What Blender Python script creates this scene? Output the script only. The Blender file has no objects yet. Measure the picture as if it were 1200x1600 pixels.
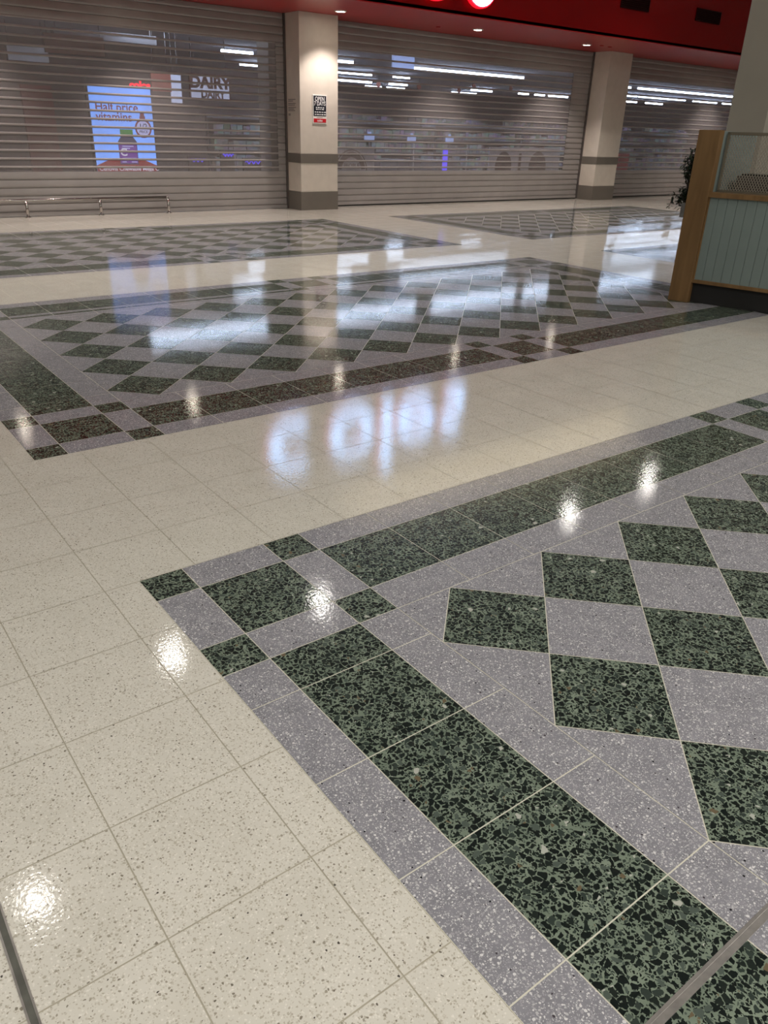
import bpy, bmesh, math, random
from mathutils import Vector, Matrix
random.seed(7)
C = bpy.context.scene.collection
T = 0.35                       # one floor tile in metres; all layout below is in tiles (u right, v towards viewer, z up)
def W(u, v, z=0.0): return Vector((u*T, -v*T, z*T))

# ------------------------------------------------------------------ camera
cd = bpy.data.cameras.new('camera'); cam = bpy.data.objects.new('camera', cd); C.objects.link(cam)
bpy.context.scene.camera = cam
YAW, PITCH, ROLL = 0.6577, 0.4569, 0.0328
cy, sy, cp, sp = math.cos(YAW), math.sin(YAW), math.cos(PITCH), math.sin(PITCH)
fw = Vector((sy*cp, cy*cp, -sp)); r0 = Vector((cy, -sy, 0)); u0 = r0.cross(fw)
rt = r0*math.cos(ROLL) + u0*math.sin(ROLL); up = rt.cross(fw)
cam.matrix_world = Matrix.Translation(W(-2.2501, 7.1115, 4.3539)) @ Matrix((rt, up, -fw)).transposed().to_4x4()
cd.sensor_fit = 'VERTICAL'; cd.sensor_height = 36.0; cd.sensor_width = 27.0
cd.lens = 36.0*1211.4/1600.0; cd.clip_start = 0.05; cd.clip_end = 300

# ------------------------------------------------------------------ world, exposure
sc = bpy.context.scene
sc.view_settings.view_transform = 'Standard'; sc.view_settings.look = 'None'
sc.view_settings.gamma = 1.0; sc.view_settings.use_curve_mapping = False
sc.view_settings.exposure = 0.0
w = bpy.data.worlds.new('world'); sc.world = w; w.use_nodes = True
w.node_tree.nodes['Background'].inputs[0].default_value = (0.02, 0.02, 0.02, 1)
w.node_tree.nodes['Background'].inputs[1].default_value = 1.0

# ------------------------------------------------------------------ lights of the mall, and added fill
def area(name, u, v, z, sx, sz, power, col, rot=(0,0,0), spread=math.pi):
    l = bpy.data.lights.new(name, 'AREA'); l.shape = 'RECTANGLE'; l.size = sx*T; l.size_y = sz*T
    l.energy = power; l.color = col; l.spread = spread
    o = bpy.data.objects.new(name, l); C.objects.link(o); o.location = W(u, v, z); o.rotation_euler = rot
    return o
def spot(name, u, v, z, power, col, size=1.6, blend=0.6, rad=0.03, rot=(0,0,0)):
    l = bpy.data.lights.new(name, 'SPOT'); l.energy = power; l.color = col
    l.spot_size = size; l.spot_blend = blend; l.shadow_soft_size = rad
    o = bpy.data.objects.new(name, l); C.objects.link(o); o.location = W(u, v, z); o.rotation_euler = rot
    return o
WARM = (1.0, 0.915, 0.83)
area('added_fill_light', -5, 13, 17.3, 22, 8, 450, (1.0, 0.965, 0.91))  # two added fill areas, outside the reflected view, brighten the foreground
area('added_fill_light', 24, 11, 17.3, 24, 8, 330, (1.0, 0.96, 0.92))
CEIL_LAMPS = [(7.9,-21.6),(16.0,-21.6),(35.0,-21.4),(43.8,-21.8),(-0.6,-11.9),(62,-21.6),(-8,-21.6)]
for (a, b) in CEIL_LAMPS: spot('ceiling_lamp_beam', a, b, 17.2, 560 if b < -20 else 45, WARM, 1.9, 0.9, 0.12)
SOFFIT = [(-4.6,-33.3),(5.9,-34.0),(14.8,-33.1),(24.78,-33.05),(34.71,-33.1),(44.98,-33.4),(65.0,-33.4),(75.0,-33.4)]
for (a, b) in SOFFIT: spot('soffit_lamp_beam', a, b, 9.85, 210, (1.0, 0.88, 0.82), 1.75, 0.55, 0.06)
area('cove_light', 37, -29.0, 15.6, 28, 0.4, 75, (1.0, 0.85, 0.60), (math.radians(200), 0, 0))

# ------------------------------------------------------------------ materials
def nmat(name):
    m = bpy.data.materials.new(name); m.use_nodes = True
    return m, m.node_tree.nodes, m.node_tree.links, m.node_tree.nodes['Principled BSDF']
def ramp(N, stops, interp='LINEAR'):
    r = N.new('ShaderNodeValToRGB'); r.color_ramp.interpolation = interp
    e = r.color_ramp.elements
    while len(e) < len(stops): e.new(0.5)
    for i, (p, c) in enumerate(stops): e[i].position = p; e[i].color = (*c, 1)
    return r
def flat(name, col, rough=0.5, metal=0.0, spec=0.5, var=0.04, scale=6.0, bump=0.0):
    m, N, L, P = nmat(name)
    tc = N.new('ShaderNodeTexCoord'); no = N.new('ShaderNodeTexNoise'); no.inputs['Scale'].default_value = scale
    no.inputs['Detail'].default_value = 4; L.new(tc.outputs['Object'], no.inputs['Vector'])
    a = tuple(max(0, c*(1-var)) for c in col); b = tuple(min(1, c*(1+var)) for c in col)
    r = ramp(N, [(0.3, a), (0.7, b)]); L.new(no.outputs['Fac'], r.inputs['Fac']); L.new(r.outputs['Color'], P.inputs['Base Color'])
    P.inputs['Roughness'].default_value = rough; P.inputs['Metallic'].default_value = metal
    P.inputs['Specular IOR Level'].default_value = spec
    if bump:
        bp = N.new('ShaderNodeBump'); bp.inputs['Strength'].default_value = bump; bp.inputs['Distance'].default_value = 0.002
        L.new(no.outputs['Fac'], bp.inputs['Height']); L.new(bp.outputs['Normal'], P.inputs['Normal'])
    return m
def emis(name, col, strength):
    m, N, L, P = nmat(name)
    P.inputs['Base Color'].default_value = (*[min(1, c)*0.5 for c in col], 1)
    P.inputs['Emission Color'].default_value = (*col, 1); P.inputs['Emission Strength'].default_value = strength
    P.inputs['Roughness'].default_value = 0.4
    return m
def math_(N, L, op, a, b=None):
    n = N.new('ShaderNodeMath'); n.operation = op
    for i, x in enumerate((a, b)):
        if x is None: continue
        if isinstance(x, (int, float)): n.inputs[i].default_value = x
        else: L.new(x, n.inputs[i])
    return n.outputs[0]
def mixc(N, L, fac, a, b):
    n = N.new('ShaderNodeMix'); n.data_type = 'RGBA'
    for idx, x in ((0, fac), (6, a), (7, b)):
        if isinstance(x, tuple): n.inputs[idx].default_value = (*x, 1)
        elif isinstance(x, (int, float)): n.inputs[idx].default_value = x
        else: L.new(x, n.inputs[idx])
    return n.outputs[2]
def floor_gloss(N, L, P, tc, rough=0.062):
    P.inputs['IOR'].default_value = 1.43
    n1 = N.new('ShaderNodeTexNoise'); n1.inputs['Scale'].default_value = 85; n1.inputs['Detail'].default_value = 2
    n2 = N.new('ShaderNodeTexNoise'); n2.inputs['Scale'].default_value = 3.0; n2.inputs['Detail'].default_value = 2
    L.new(tc.outputs['Object'], n1.inputs['Vector']); L.new(tc.outputs['Object'], n2.inputs['Vector'])
    h = math_(N, L, 'ADD', math_(N, L, 'MULTIPLY', n1.outputs['Fac'], 0.17), math_(N, L, 'MULTIPLY', n2.outputs['Fac'], 0.55))
    bp = N.new('ShaderNodeBump'); bp.inputs['Strength'].default_value = 1.0; bp.inputs['Distance'].default_value = 0.0013
    L.new(h, bp.inputs['Height']); L.new(bp.outputs['Normal'], P.inputs['Normal'])
    rr = N.new('ShaderNodeMapRange'); rr.inputs['To Min'].default_value = rough*0.8; rr.inputs['To Max'].default_value = rough*1.3
    L.new(n2.outputs['Fac'], rr.inputs['Value']); L.new(rr.outputs['Result'], P.inputs['Roughness'])
def vor(N, L, tc, scale, feature='F1', warp=0.0):
    v = N.new('ShaderNodeTexVoronoi'); v.voronoi_dimensions = '2D'; v.feature = feature; v.inputs['Scale'].default_value = scale
    if warp:
        n = N.new('ShaderNodeTexNoise'); n.inputs['Scale'].default_value = scale*0.9; n.inputs['Detail'].default_value = 2
        L.new(tc.outputs['Object'], n.inputs['Vector'])
        s = N.new('ShaderNodeVectorMath'); s.operation = 'SCALE'; s.inputs['Scale'].default_value = warp
        L.new(n.outputs['Color'], s.inputs[0])
        a = N.new('ShaderNodeVectorMath'); a.operation = 'ADD'
        L.new(tc.outputs['Object'], a.inputs[0]); L.new(s.outputs[0], a.inputs[1]); L.new(a.outputs[0], v.inputs['Vector'])
    else: L.new(tc.outputs['Object'], v.inputs['Vector'])
    return v
def green_terrazzo():
    m, N, L, P = nmat('green_terrazzo'); tc = N.new('ShaderNodeTexCoord')
    nz = N.new('ShaderNodeTexNoise'); nz.inputs['Scale'].default_value = 12; nz.inputs['Detail'].default_value = 4
    L.new(tc.outputs['Object'], nz.inputs['Vector'])
    mat = ramp(N, [(0.3, (0.125, 0.160, 0.120)), (0.7, (0.205, 0.250, 0.190))]); L.new(nz.outputs['Fac'], mat.inputs['Fac'])
    def layer(base, scale, thr, spread, stops, keep):
        e = vor(N, L, tc, scale, 'DISTANCE_TO_EDGE', 0.012); f = vor(N, L, tc, scale, 'F1', 0.012)
        sx = N.new('ShaderNodeSeparateColor'); L.new(f.outputs['Color'], sx.inputs[0])
        th = math_(N, L, 'ADD', math_(N, L, 'MULTIPLY', sx.outputs[0], spread), thr)
        k = math_(N, L, 'GREATER_THAN', e.outputs['Distance'], th)
        k = math_(N, L, 'MULTIPLY', k, math_(N, L, 'LESS_THAN', sx.outputs[1], keep))
        rp = ramp(N, stops, 'CONSTANT'); L.new(sx.outputs[2], rp.inputs['Fac'])
        return mixc(N, L, k, base, rp.outputs['Color'])
    dark = [(0.0, (0.006, 0.010, 0.009)), (0.50, (0.012, 0.018, 0.015)), (0.74, (0.03, 0.042, 0.035)), (0.90, (0.07, 0.09, 0.075)),
            (0.982, (0.13, 0.10, 0.06)), (0.991, (0.40, 0.41, 0.36))]
    c = layer(mat.outputs['Color'], 120, 0.055, 0.28, dark, 0.82)
    c = layer(c, 57, 0.028, 0.28, dark, 0.90)
    L.new(c, P.inputs['Base Color']); floor_gloss(N, L, P, tc)
    return m
def grey_terrazzo():
    m, N, L, P = nmat('grey_terrazzo'); tc = N.new('ShaderNodeTexCoord')
    nz = N.new('ShaderNodeTexNoise'); nz.inputs['Scale'].default_value = 14; nz.inputs['Detail'].default_value = 4
    L.new(tc.outputs['Object'], nz.inputs['Vector'])
    mat = ramp(N, [(0.3, (0.203, 0.201, 0.222)), (0.7, (0.262, 0.259, 0.284))]); L.new(nz.outputs['Fac'], mat.inputs['Fac'])
    def layer(base, scale, r, keep, stops):
        f = vor(N, L, tc, scale, 'F1', 0.006)
        sx = N.new('ShaderNodeSeparateColor'); L.new(f.outputs['Color'], sx.inputs[0])
        k = math_(N, L, 'LESS_THAN', f.outputs['Distance'], math_(N, L, 'MULTIPLY', sx.outputs[0], r))
        k = math_(N, L, 'MULTIPLY', k, math_(N, L, 'LESS_THAN', sx.outputs[1], keep))
        rp = ramp(N, stops, 'CONSTANT'); L.new(sx.outputs[2], rp.inputs['Fac'])
        return mixc(N, L, k, base, rp.outputs['Color'])
    lt = [(0.0, (0.33, 0.325, 0.345)), (0.45, (0.46, 0.455, 0.465)), (0.75, (0.64, 0.63, 0.63))]
    c = layer(mat.outputs['Color'], 260, 0.55, 0.7, lt)
    c = layer(c, 115, 0.42, 0.6, lt)
    c = layer(c, 95, 0.30, 0.05, [(0.0, (0.012, 0.012, 0.016)), (0.6, (0.06, 0.05, 0.06))])
    L.new(c, P.inputs['Base Color']); floor_gloss(N, L, P, tc)
    return m
def beige_terrazzo():
    m, N, L, P = nmat('beige_terrazzo'); tc = N.new('ShaderNodeTexCoord')
    nz = N.new('ShaderNodeTexNoise'); nz.inputs['Scale'].default_value = 5; nz.inputs['Detail'].default_value = 5
    L.new(tc.outputs['Object'], nz.inputs['Vector'])
    mat = ramp(N, [(0.3, (0.60, 0.575, 0.505)), (0.7, (0.655, 0.63, 0.56))]); L.new(nz.outputs['Fac'], mat.inputs['Fac'])
    def layer(base, scale, r, keep, stops):
        f = vor(N, L, tc, scale, 'F1', 0.008)
        sx = N.new('ShaderNodeSeparateColor'); L.new(f.outputs['Color'], sx.inputs[0])
        k = math_(N, L, 'LESS_THAN', f.outputs['Distance'], math_(N, L, 'MULTIPLY', sx.outputs[0], r))
        k = math_(N, L, 'MULTIPLY', k, math_(N, L, 'LESS_THAN', sx.outputs[1], keep))
        rp = ramp(N, stops, 'CONSTANT'); L.new(sx.outputs[2], rp.inputs['Fac'])
        return mixc(N, L, k, base, rp.outputs['Color'])
    c = layer(mat.outputs['Color'], 210, 0.55, 0.6, [(0.0, (0.52, 0.485, 0.41)), (0.4, (0.72, 0.69, 0.62)), (0.75, (0.43, 0.40, 0.33))])
    c = layer(c, 135, 0.45, 0.26, [(0.0, (0.44, 0.41, 0.34)), (0.6, (0.34, 0.31, 0.25)), (0.88, (0.24, 0.215, 0.17))])
    c = layer(c, 100, 0.26, 0.04, [(0.0, (0.08, 0.07, 0.06)), (0.4, (0.16, 0.14, 0.11))])
    L.new(c, P.inputs['Base Color']); floor_gloss(N, L, P, tc, 0.068)
    return m
def wood(name, a, b, sc_=(1, 1, 0.12), scale=14):
    m, N, L, P = nmat(name); tc = N.new('ShaderNodeTexCoord'); mp = N.new('ShaderNodeMapping'); mp.inputs['Scale'].default_value = sc_
    no = N.new('ShaderNodeTexNoise'); no.inputs['Scale'].default_value = scale; no.inputs['Detail'].default_value = 6; no.inputs['Distortion'].default_value = 0.6
    L.new(tc.outputs['Object'], mp.inputs['Vector']); L.new(mp.outputs[0], no.inputs['Vector'])
    r = ramp(N, [(0.3, a), (0.7, b)]); L.new(no.outputs['Fac'], r.inputs['Fac']); L.new(r.outputs['Color'], P.inputs['Base Color'])
    P.inputs['Roughness'].default_value = 0.45
    return m
def glazing():
    m = bpy.data.materials.new('clear_slat_glazing'); m.use_nodes = True; N = m.node_tree.nodes; L = m.node_tree.links
    for n in list(N): N.remove(n)
    out = N.new('ShaderNodeOutputMaterial'); tr = N.new('ShaderNodeBsdfTransparent'); tr.inputs[0].default_value = (0.93, 0.92, 0.93, 1)
    df = N.new('ShaderNodeBsdfDiffuse'); df.inputs[0].default_value = (0.36, 0.33, 0.32, 1)
    gl = N.new('ShaderNodeBsdfGlossy'); gl.inputs['Roughness'].default_value = 0.18; gl.inputs[0].default_value = (0.9, 0.9, 0.9, 1)
    tc = N.new('ShaderNodeTexCoord'); no = N.new('ShaderNodeTexNoise'); no.inputs['Scale'].default_value = 1.6; no.inputs['Detail'].default_value = 5
    L.new(tc.outputs['Object'], no.inputs['Vector'])
    mr = N.new('ShaderNodeMapRange'); mr.inputs['To Min'].default_value = 0.14; mr.inputs['To Max'].default_value = 0.42; L.new(no.outputs['Fac'], mr.inputs['Value'])
    m1 = N.new('ShaderNodeMixShader'); L.new(mr.outputs['Result'], m1.inputs[0]); L.new(tr.outputs[0], m1.inputs[1]); L.new(df.outputs[0], m1.inputs[2])
    lw = N.new('ShaderNodeLayerWeight'); lw.inputs['Blend'].default_value = 0.5
    fr = math_(N, L, 'ADD', math_(N, L, 'MULTIPLY', math_(N, L, 'POWER', lw.outputs['Facing'], 4.0), 0.6), 0.03)
    m2 = N.new('ShaderNodeMixShader'); L.new(fr, m2.inputs[0]); L.new(m1.outputs[0], m2.inputs[1]); L.new(gl.outputs[0], m2.inputs[2])
    L.new(m2.outputs[0], out.inputs['Surface'])
    return m
M = dict(
 green=green_terrazzo(), grey=grey_terrazzo(), beige=beige_terrazzo(),
 grout=flat('cream_grout', (0.62, 0.60, 0.50), 0.35), bgrout=flat('beige_grout', (0.40, 0.37, 0.29), 0.4),
 strip=flat('expansion_joint_metal', (0.42, 0.40, 0.38), 0.3, 0.8, scale=30, var=0.2), rubber=flat('joint_rubber', (0.10, 0.10, 0.085), 0.55, scale=30, var=0.2),
 pillar=flat('cream_pillar_paint', (0.60, 0.55, 0.48), 0.38), band=flat('grey_brown_band', (0.150, 0.135, 0.115), 0.4),
 red=flat('red_fascia_paint', (0.185, 0.003, 0.004), 0.22, 0, 0.3, scale=2), redsoff=flat('red_soffit_paint', (0.34, 0.016, 0.018), 0.32, scale=2),
 dark=flat('dark_recess', (0.018, 0.002, 0.002), 0.7, 0, 0.1), ceil=flat('white_ceiling', (0.62, 0.60, 0.57), 0.8), wallc=flat('mall_wall', (0.45, 0.42, 0.38), 0.7),
 bulk=flat('cream_bulkhead', (0.75, 0.68, 0.55), 0.7),
 slat=flat('shutter_slat_aluminium', (0.31, 0.290, 0.280), 0.45, 0.15, scale=3, var=0.06), bar=flat('shutter_bar_aluminium', (0.30, 0.275, 0.265), 0.42, 0.15, scale=3, var=0.06),
 black=flat('matte_black', (0.012, 0.012, 0.012), 0.6), guide=flat('dark_guide_channel', (0.12, 0.105, 0.10), 0.45, 0.4),
 steel=flat('stainless_steel', (0.42, 0.40, 0.39), 0.14, 1.0, scale=20), glaz=glazing(),
 oak=wood('oak_veneer', (0.155, 0.086, 0.032), (0.225, 0.130, 0.052)), teal=flat('sage_teal_paint', (0.205, 0.258, 0.244), 0.5, scale=3),
 bronze=flat('bronze_frame', (0.17, 0.15, 0.11), 0.5, 0.2), laminate=flat('cream_laminate', (0.37, 0.350, 0.295), 0.10, scale=2),
 leaf=flat('dark_green_leaf', (0.018, 0.035, 0.016), 0.35, var=0.4, scale=30), wire=flat('pale_bronze_wire', (0.34, 0.31, 0.25), 0.5), stem=flat('brown_stem', (0.05, 0.035, 0.02), 0.7), pot=flat('grey_planter', (0.22, 0.22, 0.21), 0.6),
 white=flat('white_board', (0.78, 0.76, 0.72), 0.4), signblack=flat('sign_black', (0.01, 0.012, 0.02), 0.3), signred=flat('sign_red', (0.50, 0.012, 0.02), 0.35),
 print_=flat('grey_print', (0.20, 0.18, 0.17), 0.6), txt=flat('white_print', (0.75, 0.75, 0.75), 0.5),
 lamp=emis('downlight_lamp', (1.0, 0.95, 0.88), 85), lampsoft=emis('soft_downlight_lamp', (1.0, 0.95, 0.88), 22), soffl=emis('soffit_lamp', (1.0, 0.88, 0.72), 45), tubefill=emis('added_fill_tube', (0.80, 0.86, 1.0), 9), tube=emis('fluorescent_tube', (0.64, 0.79, 1.0), 36),
 panelblue=emis('pale_blue_lightbox', (0.42, 0.56, 1.0), 0.8), screen=emis('screen_sky_blue', (0.17, 0.38, 1.0), 1.75), screenred=emis('screen_red', (0.42, 0.03, 0.035), 0.6),
 scrpurple=emis('screen_purple', (0.20, 0.05, 0.42), 0.8), scrgreen=emis('screen_green', (0.04, 0.32, 0.05), 0.7), scrdark=emis('screen_dark_glass', (0.05, 0.06, 0.13), 0.6),
 scrwhite=emis('screen_white', (0.85, 0.85, 1.0), 0.9), scrmaroon=emis('screen_maroon', (0.22, 0.03, 0.06), 0.8), scrpale=emis('screen_pale', (0.55, 0.6, 1.0), 1.0),
 redglow=emis('red_neon', (1.0, 0.01, 0.04), 2.2), face=emis('letter_face_blue_white', (0.36, 0.60, 1.0), 6.5), halo=emis('letter_red_edge', (1.0, 0.006, 0.02), 1.4),
 violet=emis('violet_neon', (0.12, 0.08, 1.0), 1.6), sfloor=flat('shop_floor', (0.30, 0.28, 0.26), 0.3), sceil=flat('shop_ceiling', (0.50, 0.49, 0.54), 0.8),
 swall=flat('shop_wall_brown', (0.12, 0.085, 0.075), 0.7), coral=flat('coral_sticker', (0.55, 0.16, 0.11), 0.5), lilac=flat('pale_board', (0.72, 0.70, 0.72), 0.5),
 brownb=flat('brown_timber_board', (0.16, 0.06, 0.035), 0.5), brown=flat('brown_print', (0.14, 0.075, 0.06), 0.5), gond=flat('shelf_grey_metal', (0.20, 0.19, 0.20), 0.4, 0.2),
 wallred=flat('maroon_board', (0.22, 0.04, 0.04), 0.5), palewhite=emis('lit_white_strip', (0.6, 0.65, 0.85), 0.8),
)
def prod():
    m, N, L, P = nmat('mixed_packets'); tc = N.new('ShaderNodeTexCoord'); v = N.new('ShaderNodeTexVoronoi'); v.inputs['Scale'].default_value = 6
    v.distance = 'CHEBYCHEV'; L.new(tc.outputs['Object'], v.inputs['Vector'])
    h = N.new('ShaderNodeHueSaturation'); h.inputs['Saturation'].default_value = 0.45; h.inputs['Value'].default_value = 0.35
    L.new(v.outputs['Color'], h.inputs['Color']); L.new(h.outputs[0], P.inputs['Base Color']); P.inputs['Roughness'].default_value = 0.5
    return m
M['prod'] = prod()

# ------------------------------------------------------------------ mesh helpers
class MB:
    def __init__(s): s.v = []; s.f = []; s.mi = []; s.sm = []
    def poly(s, pts, mi=0, smooth=False):
        n = len(s.v); s.v += [tuple(p) for p in pts]; s.f.append(tuple(range(n, n+len(pts)))); s.mi.append(mi); s.sm.append(smooth)
    def box(s, u0_, u1_, v0_, v1_, z0, z1, mi=0):
        a = [W(u, v, z) for z in (z0, z1) for v in (v0_, v1_) for u in (u0_, u1_)]
        s.rawbox(a, mi)
    def rawbox(s, a, mi=0):
        for q in ((0,1,3,2),(4,6,7,5),(0,4,5,1),(2,3,7,6),(0,2,6,4),(1,5,7,3)): s.poly([a[i] for i in q], mi)
    def lbox(s, x0, x1, y0, y1, z0, z1, mi=0):
        a = [Vector((x*T, y*T, z*T)) for z in (z0, z1) for y in (y1, y0) for x in (x0, x1)]
        s.rawbox(a, mi)
    def cyl(s, p0, p1, r, n=14, mi=0, cap=True, r2=None):
        p0, p1 = Vector(p0), Vector(p1); d = (p1-p0).normalized()
        a = d.orthogonal().normalized(); b = d.cross(a); r2 = r if r2 is None else r2
        A = [p0+(a*math.cos(t)+b*math.sin(t))*r for t in [2*math.pi*i/n for i in range(n)]]
        B = [p1+(a*math.cos(t)+b*math.sin(t))*r2 for t in [2*math.pi*i/n for i in range(n)]]
        for i in range(n): s.poly([A[i], A[(i+1)%n], B[(i+1)%n], B[i]], mi, True)
        if cap: s.poly(A[::-1], mi); s.poly(B, mi)
    def build(s, name, mats, parent=None, origin=None, bevel=0.0):
        if not isinstance(mats, (list, tuple)): mats = [mats]
        o3 = Vector((0, 0, 0)) if origin is None else Vector(origin)
        if parent is not None and origin is None: o3 = parent['_o'] if False else ORG.get(parent.name, Vector((0,0,0)))
        me = bpy.data.meshes.new(name); me.from_pydata([tuple(Vector(p)-o3) for p in s.v], [], s.f)
        for i, p in enumerate(me.polygons): p.material_index = s.mi[i]; p.use_smooth = s.sm[i]
        for m in mats: me.materials.append(m)
        bm = bmesh.new(); bm.from_mesh(me); bmesh.ops.remove_doubles(bm, verts=bm.verts, dist=1e-5)
        if not name.startswith('floor'): bmesh.ops.recalc_face_normals(bm, faces=bm.faces)
        bm.to_mesh(me); bm.free()
        o = bpy.data.objects.new(name, me); C.objects.link(o)
        if parent is not None: o.parent = parent; ORG[o.name] = o3
        else: o.location = o3; ORG[o.name] = o3
        if bevel:
            b = o.modifiers.new('bevel', 'BEVEL'); b.width = bevel; b.segments = 2; b.limit_method = 'ANGLE'
        return o
ORG = {}
def thing(name, label, cat, loc, group=None, rz=0.0):
    o = bpy.data.objects.new(name, None); C.objects.link(o); o.location = loc; o.rotation_euler = (0, 0, rz)
    o['label'] = label; o['category'] = cat
    if group: o['group'] = group
    ORG[o.name] = Vector(loc) if rz == 0 else Vector((0, 0, 0))
    return o
def tag(o, label, cat, group=None):
    o['label'] = label; o['category'] = cat
    if group: o['group'] = group
    return o
def struct(o): o['kind'] = 'structure'; return o
def text(name, s, size, loc, mat, parent=None, sx=1.0, ext=0.004, rot=(math.pi/2, 0, 0), align='CENTER', bold=0.0):
    cu = bpy.data.curves.new(name, 'FONT'); cu.body = s; cu.size = size; cu.extrude = ext; cu.align_x = align; cu.align_y = 'CENTER'; cu.offset = bold
    t = bpy.data.objects.new('tmp_text', cu); C.objects.link(t); bpy.context.view_layer.update()
    dg = bpy.context.evaluated_depsgraph_get(); me = bpy.data.meshes.new_from_object(t.evaluated_get(dg)); bpy.data.objects.remove(t)
    me.transform(Matrix.Translation(Vector(loc)-(ORG[parent.name] if parent else Vector((0,0,0)))) @ Matrix.Rotation(rot[2], 4, 'Z') @ Matrix.Rotation(rot[0], 4, 'X') @ Matrix.Diagonal((sx, 1, 1, 1)))
    me.materials.clear(); me.materials.append(mat)
    o = bpy.data.objects.new(name, me); C.objects.link(o)
    if parent: o.parent = parent; ORG[o.name] = ORG[parent.name]
    return o

# ------------------------------------------------------------------ floor
fl = MB(); G, Y, B, GC, GB = 0, 1, 2, 3, 4
GW = 0.0048
def inset(poly, g):
    n = len(poly); ar = sum(poly[i][0]*poly[(i+1)%n][1]-poly[(i+1)%n][0]*poly[i][1] for i in range(n))
    if abs(ar) < 4e-3: return None
    if ar < 0: poly = poly[::-1]
    lines = []
    for i in range(n):
        (x0, y0), (x1, y1) = poly[i], poly[(i+1)%n]; dx, dy = x1-x0, y1-y0; l = math.hypot(dx, dy)
        if l < 1e-5: return None
        lines.append((x0-dy/l*g, y0+dx/l*g, dx/l, dy/l))
    out = []
    for i in range(n):
        x1, y1, a1, b1 = lines[i-1]; x2, y2, a2, b2 = lines[i]; det = a1*b2-b1*a2
        if abs(det) < 1e-6: out.append((x2, y2)); continue
        t = ((x2-x1)*b2-(y2-y1)*a2)/det; out.append((x1+a1*t, y1+b1*t))
    return out
def tile(poly, mi, g=GW):
    q = inset(poly, g)
    if q: fl.poly([W(u, v, 0) for u, v in reversed(q)], mi)
def clip(poly, x0, x1, y0, y1):
    for ax, lim, sg in ((0, x0, 1), (0, x1, -1), (1, y0, 1), (1, y1, -1)):
        out = []
        for i in range(len(poly)):
            p, q = poly[i], poly[(i+1) % len(poly)]; dp, dq = (p[ax]-lim)*sg, (q[ax]-lim)*sg
            if dp >= 0: out.append(p)
            if (dp > 1e-9 and dq < -1e-9) or (dp < -1e-9 and dq > 1e-9):
                t = dp/(dp-dq); out.append((p[0]+(q[0]-p[0])*t, p[1]+(q[1]-p[1])*t))
        poly = out
        if len(poly) < 3: return []
    o = [p for i, p in enumerate(poly) if math.hypot(p[0]-poly[i-1][0], p[1]-poly[i-1][1]) > 1e-4]
    return o
a_ = 0.476; BW = 1.952; D = 1.4121; PU = 21.856; PS = 11.18; S1 = 9.33
def panel(u0_, v0_, sg):
    # s grows away from the standard side; v = v0 + sg*s
    def r(x0, x1, s0, s1, mi): tile([(u0_+x0, v0_+sg*s0), (u0_+x1, v0_+sg*s0), (u0_+x1, v0_+sg*s1), (u0_+x0, v0_+sg*s1)], mi)
    su = [0, a_, 1+a_, BW]; st = [0, a_, 1+a_, BW]; sb = [PS, PS-0.5, PS-1.5, S1]
    for ux in (0, 9.952, PU-BW):                     # corner blocks and the junction block
        for rows in (st, sb):
            for i in range(3):
                for j in range(3):
                    s0, s1 = sorted((rows[j], rows[j+1]))
                    r(ux+su[i], ux+su[i+1], s0, s1, G if (i+j) % 2 == 0 else Y)
    for x0 in (BW, 11.904):                          # straight runs, eight tiles each
        for k in range(8):
            a, b = x0+k, min(x0+k+1, PU-BW)
            if b-a < 0.05: continue
            r(a, b, 0, a_, Y); r(a, b, a_, 1+a_, G); r(a, b, 1+a_, BW, Y)
            r(a, b, PS-0.5, PS, Y); r(a, b, PS-1.5, PS-0.5, G); r(a, b, S1+0.17, PS-1.5, Y); r(a, b, S1, S1+0.17, G)
    cuts = [BW, BW+0.53] + [BW+0.53+k for k in range(1, 7)] + [S1]
    for i in range(len(cuts)-1):
        if cuts[i+1]-cuts[i] < 0.05: continue
        r(0, a_, cuts[i], cuts[i+1], Y); r(a_, 1+a_, cuts[i], cuts[i+1], G); r(1+a_, BW, cuts[i], cuts[i+1], Y)
        r(PU-a_, PU, cuts[i], cuts[i+1], Y); r(PU-1-a_, PU-a_, cuts[i], cuts[i+1], G); r(PU-BW, PU-1-a_, cuts[i], cuts[i+1], Y)
    x0, x1, s0, s1 = BW, PU-BW, BW, BW+5*D
    for i in range(0, 14):
        for j in range(0, 6):
            for kind, cx, cs in ((G, x0+D/2+i*D, s0+D/2+j*D), (Y, x0+i*D, s0+j*D)):
                p = clip([(cx-D/2, cs), (cx, cs-D/2), (cx+D/2, cs), (cx, cs+D/2)], x0, x1, s0, s1)
                if len(p) > 2: tile([(u0_+x, v0_+sg*s) for x, s in p], kind)
    for k in range(9): r(x0+2*k, min(x0+2*k+2, x1), s1, S1, Y)
    fl.poly([W(u, v, -0.002) for u, v in ((u0_, v0_), (u0_+PU, v0_), (u0_+PU, v0_+sg*PS), (u0_, v0_+sg*PS))][::(-1 if sg > 0 else 1)], GC)
PANELS_U = [-26.2, 0.0, 26.2, 52.4]
for pu in PANELS_U:
    panel(pu, 0.0, 1); panel(pu, -3.97, -1); panel(pu, -19.1, -1)
GU = -0.366
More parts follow.
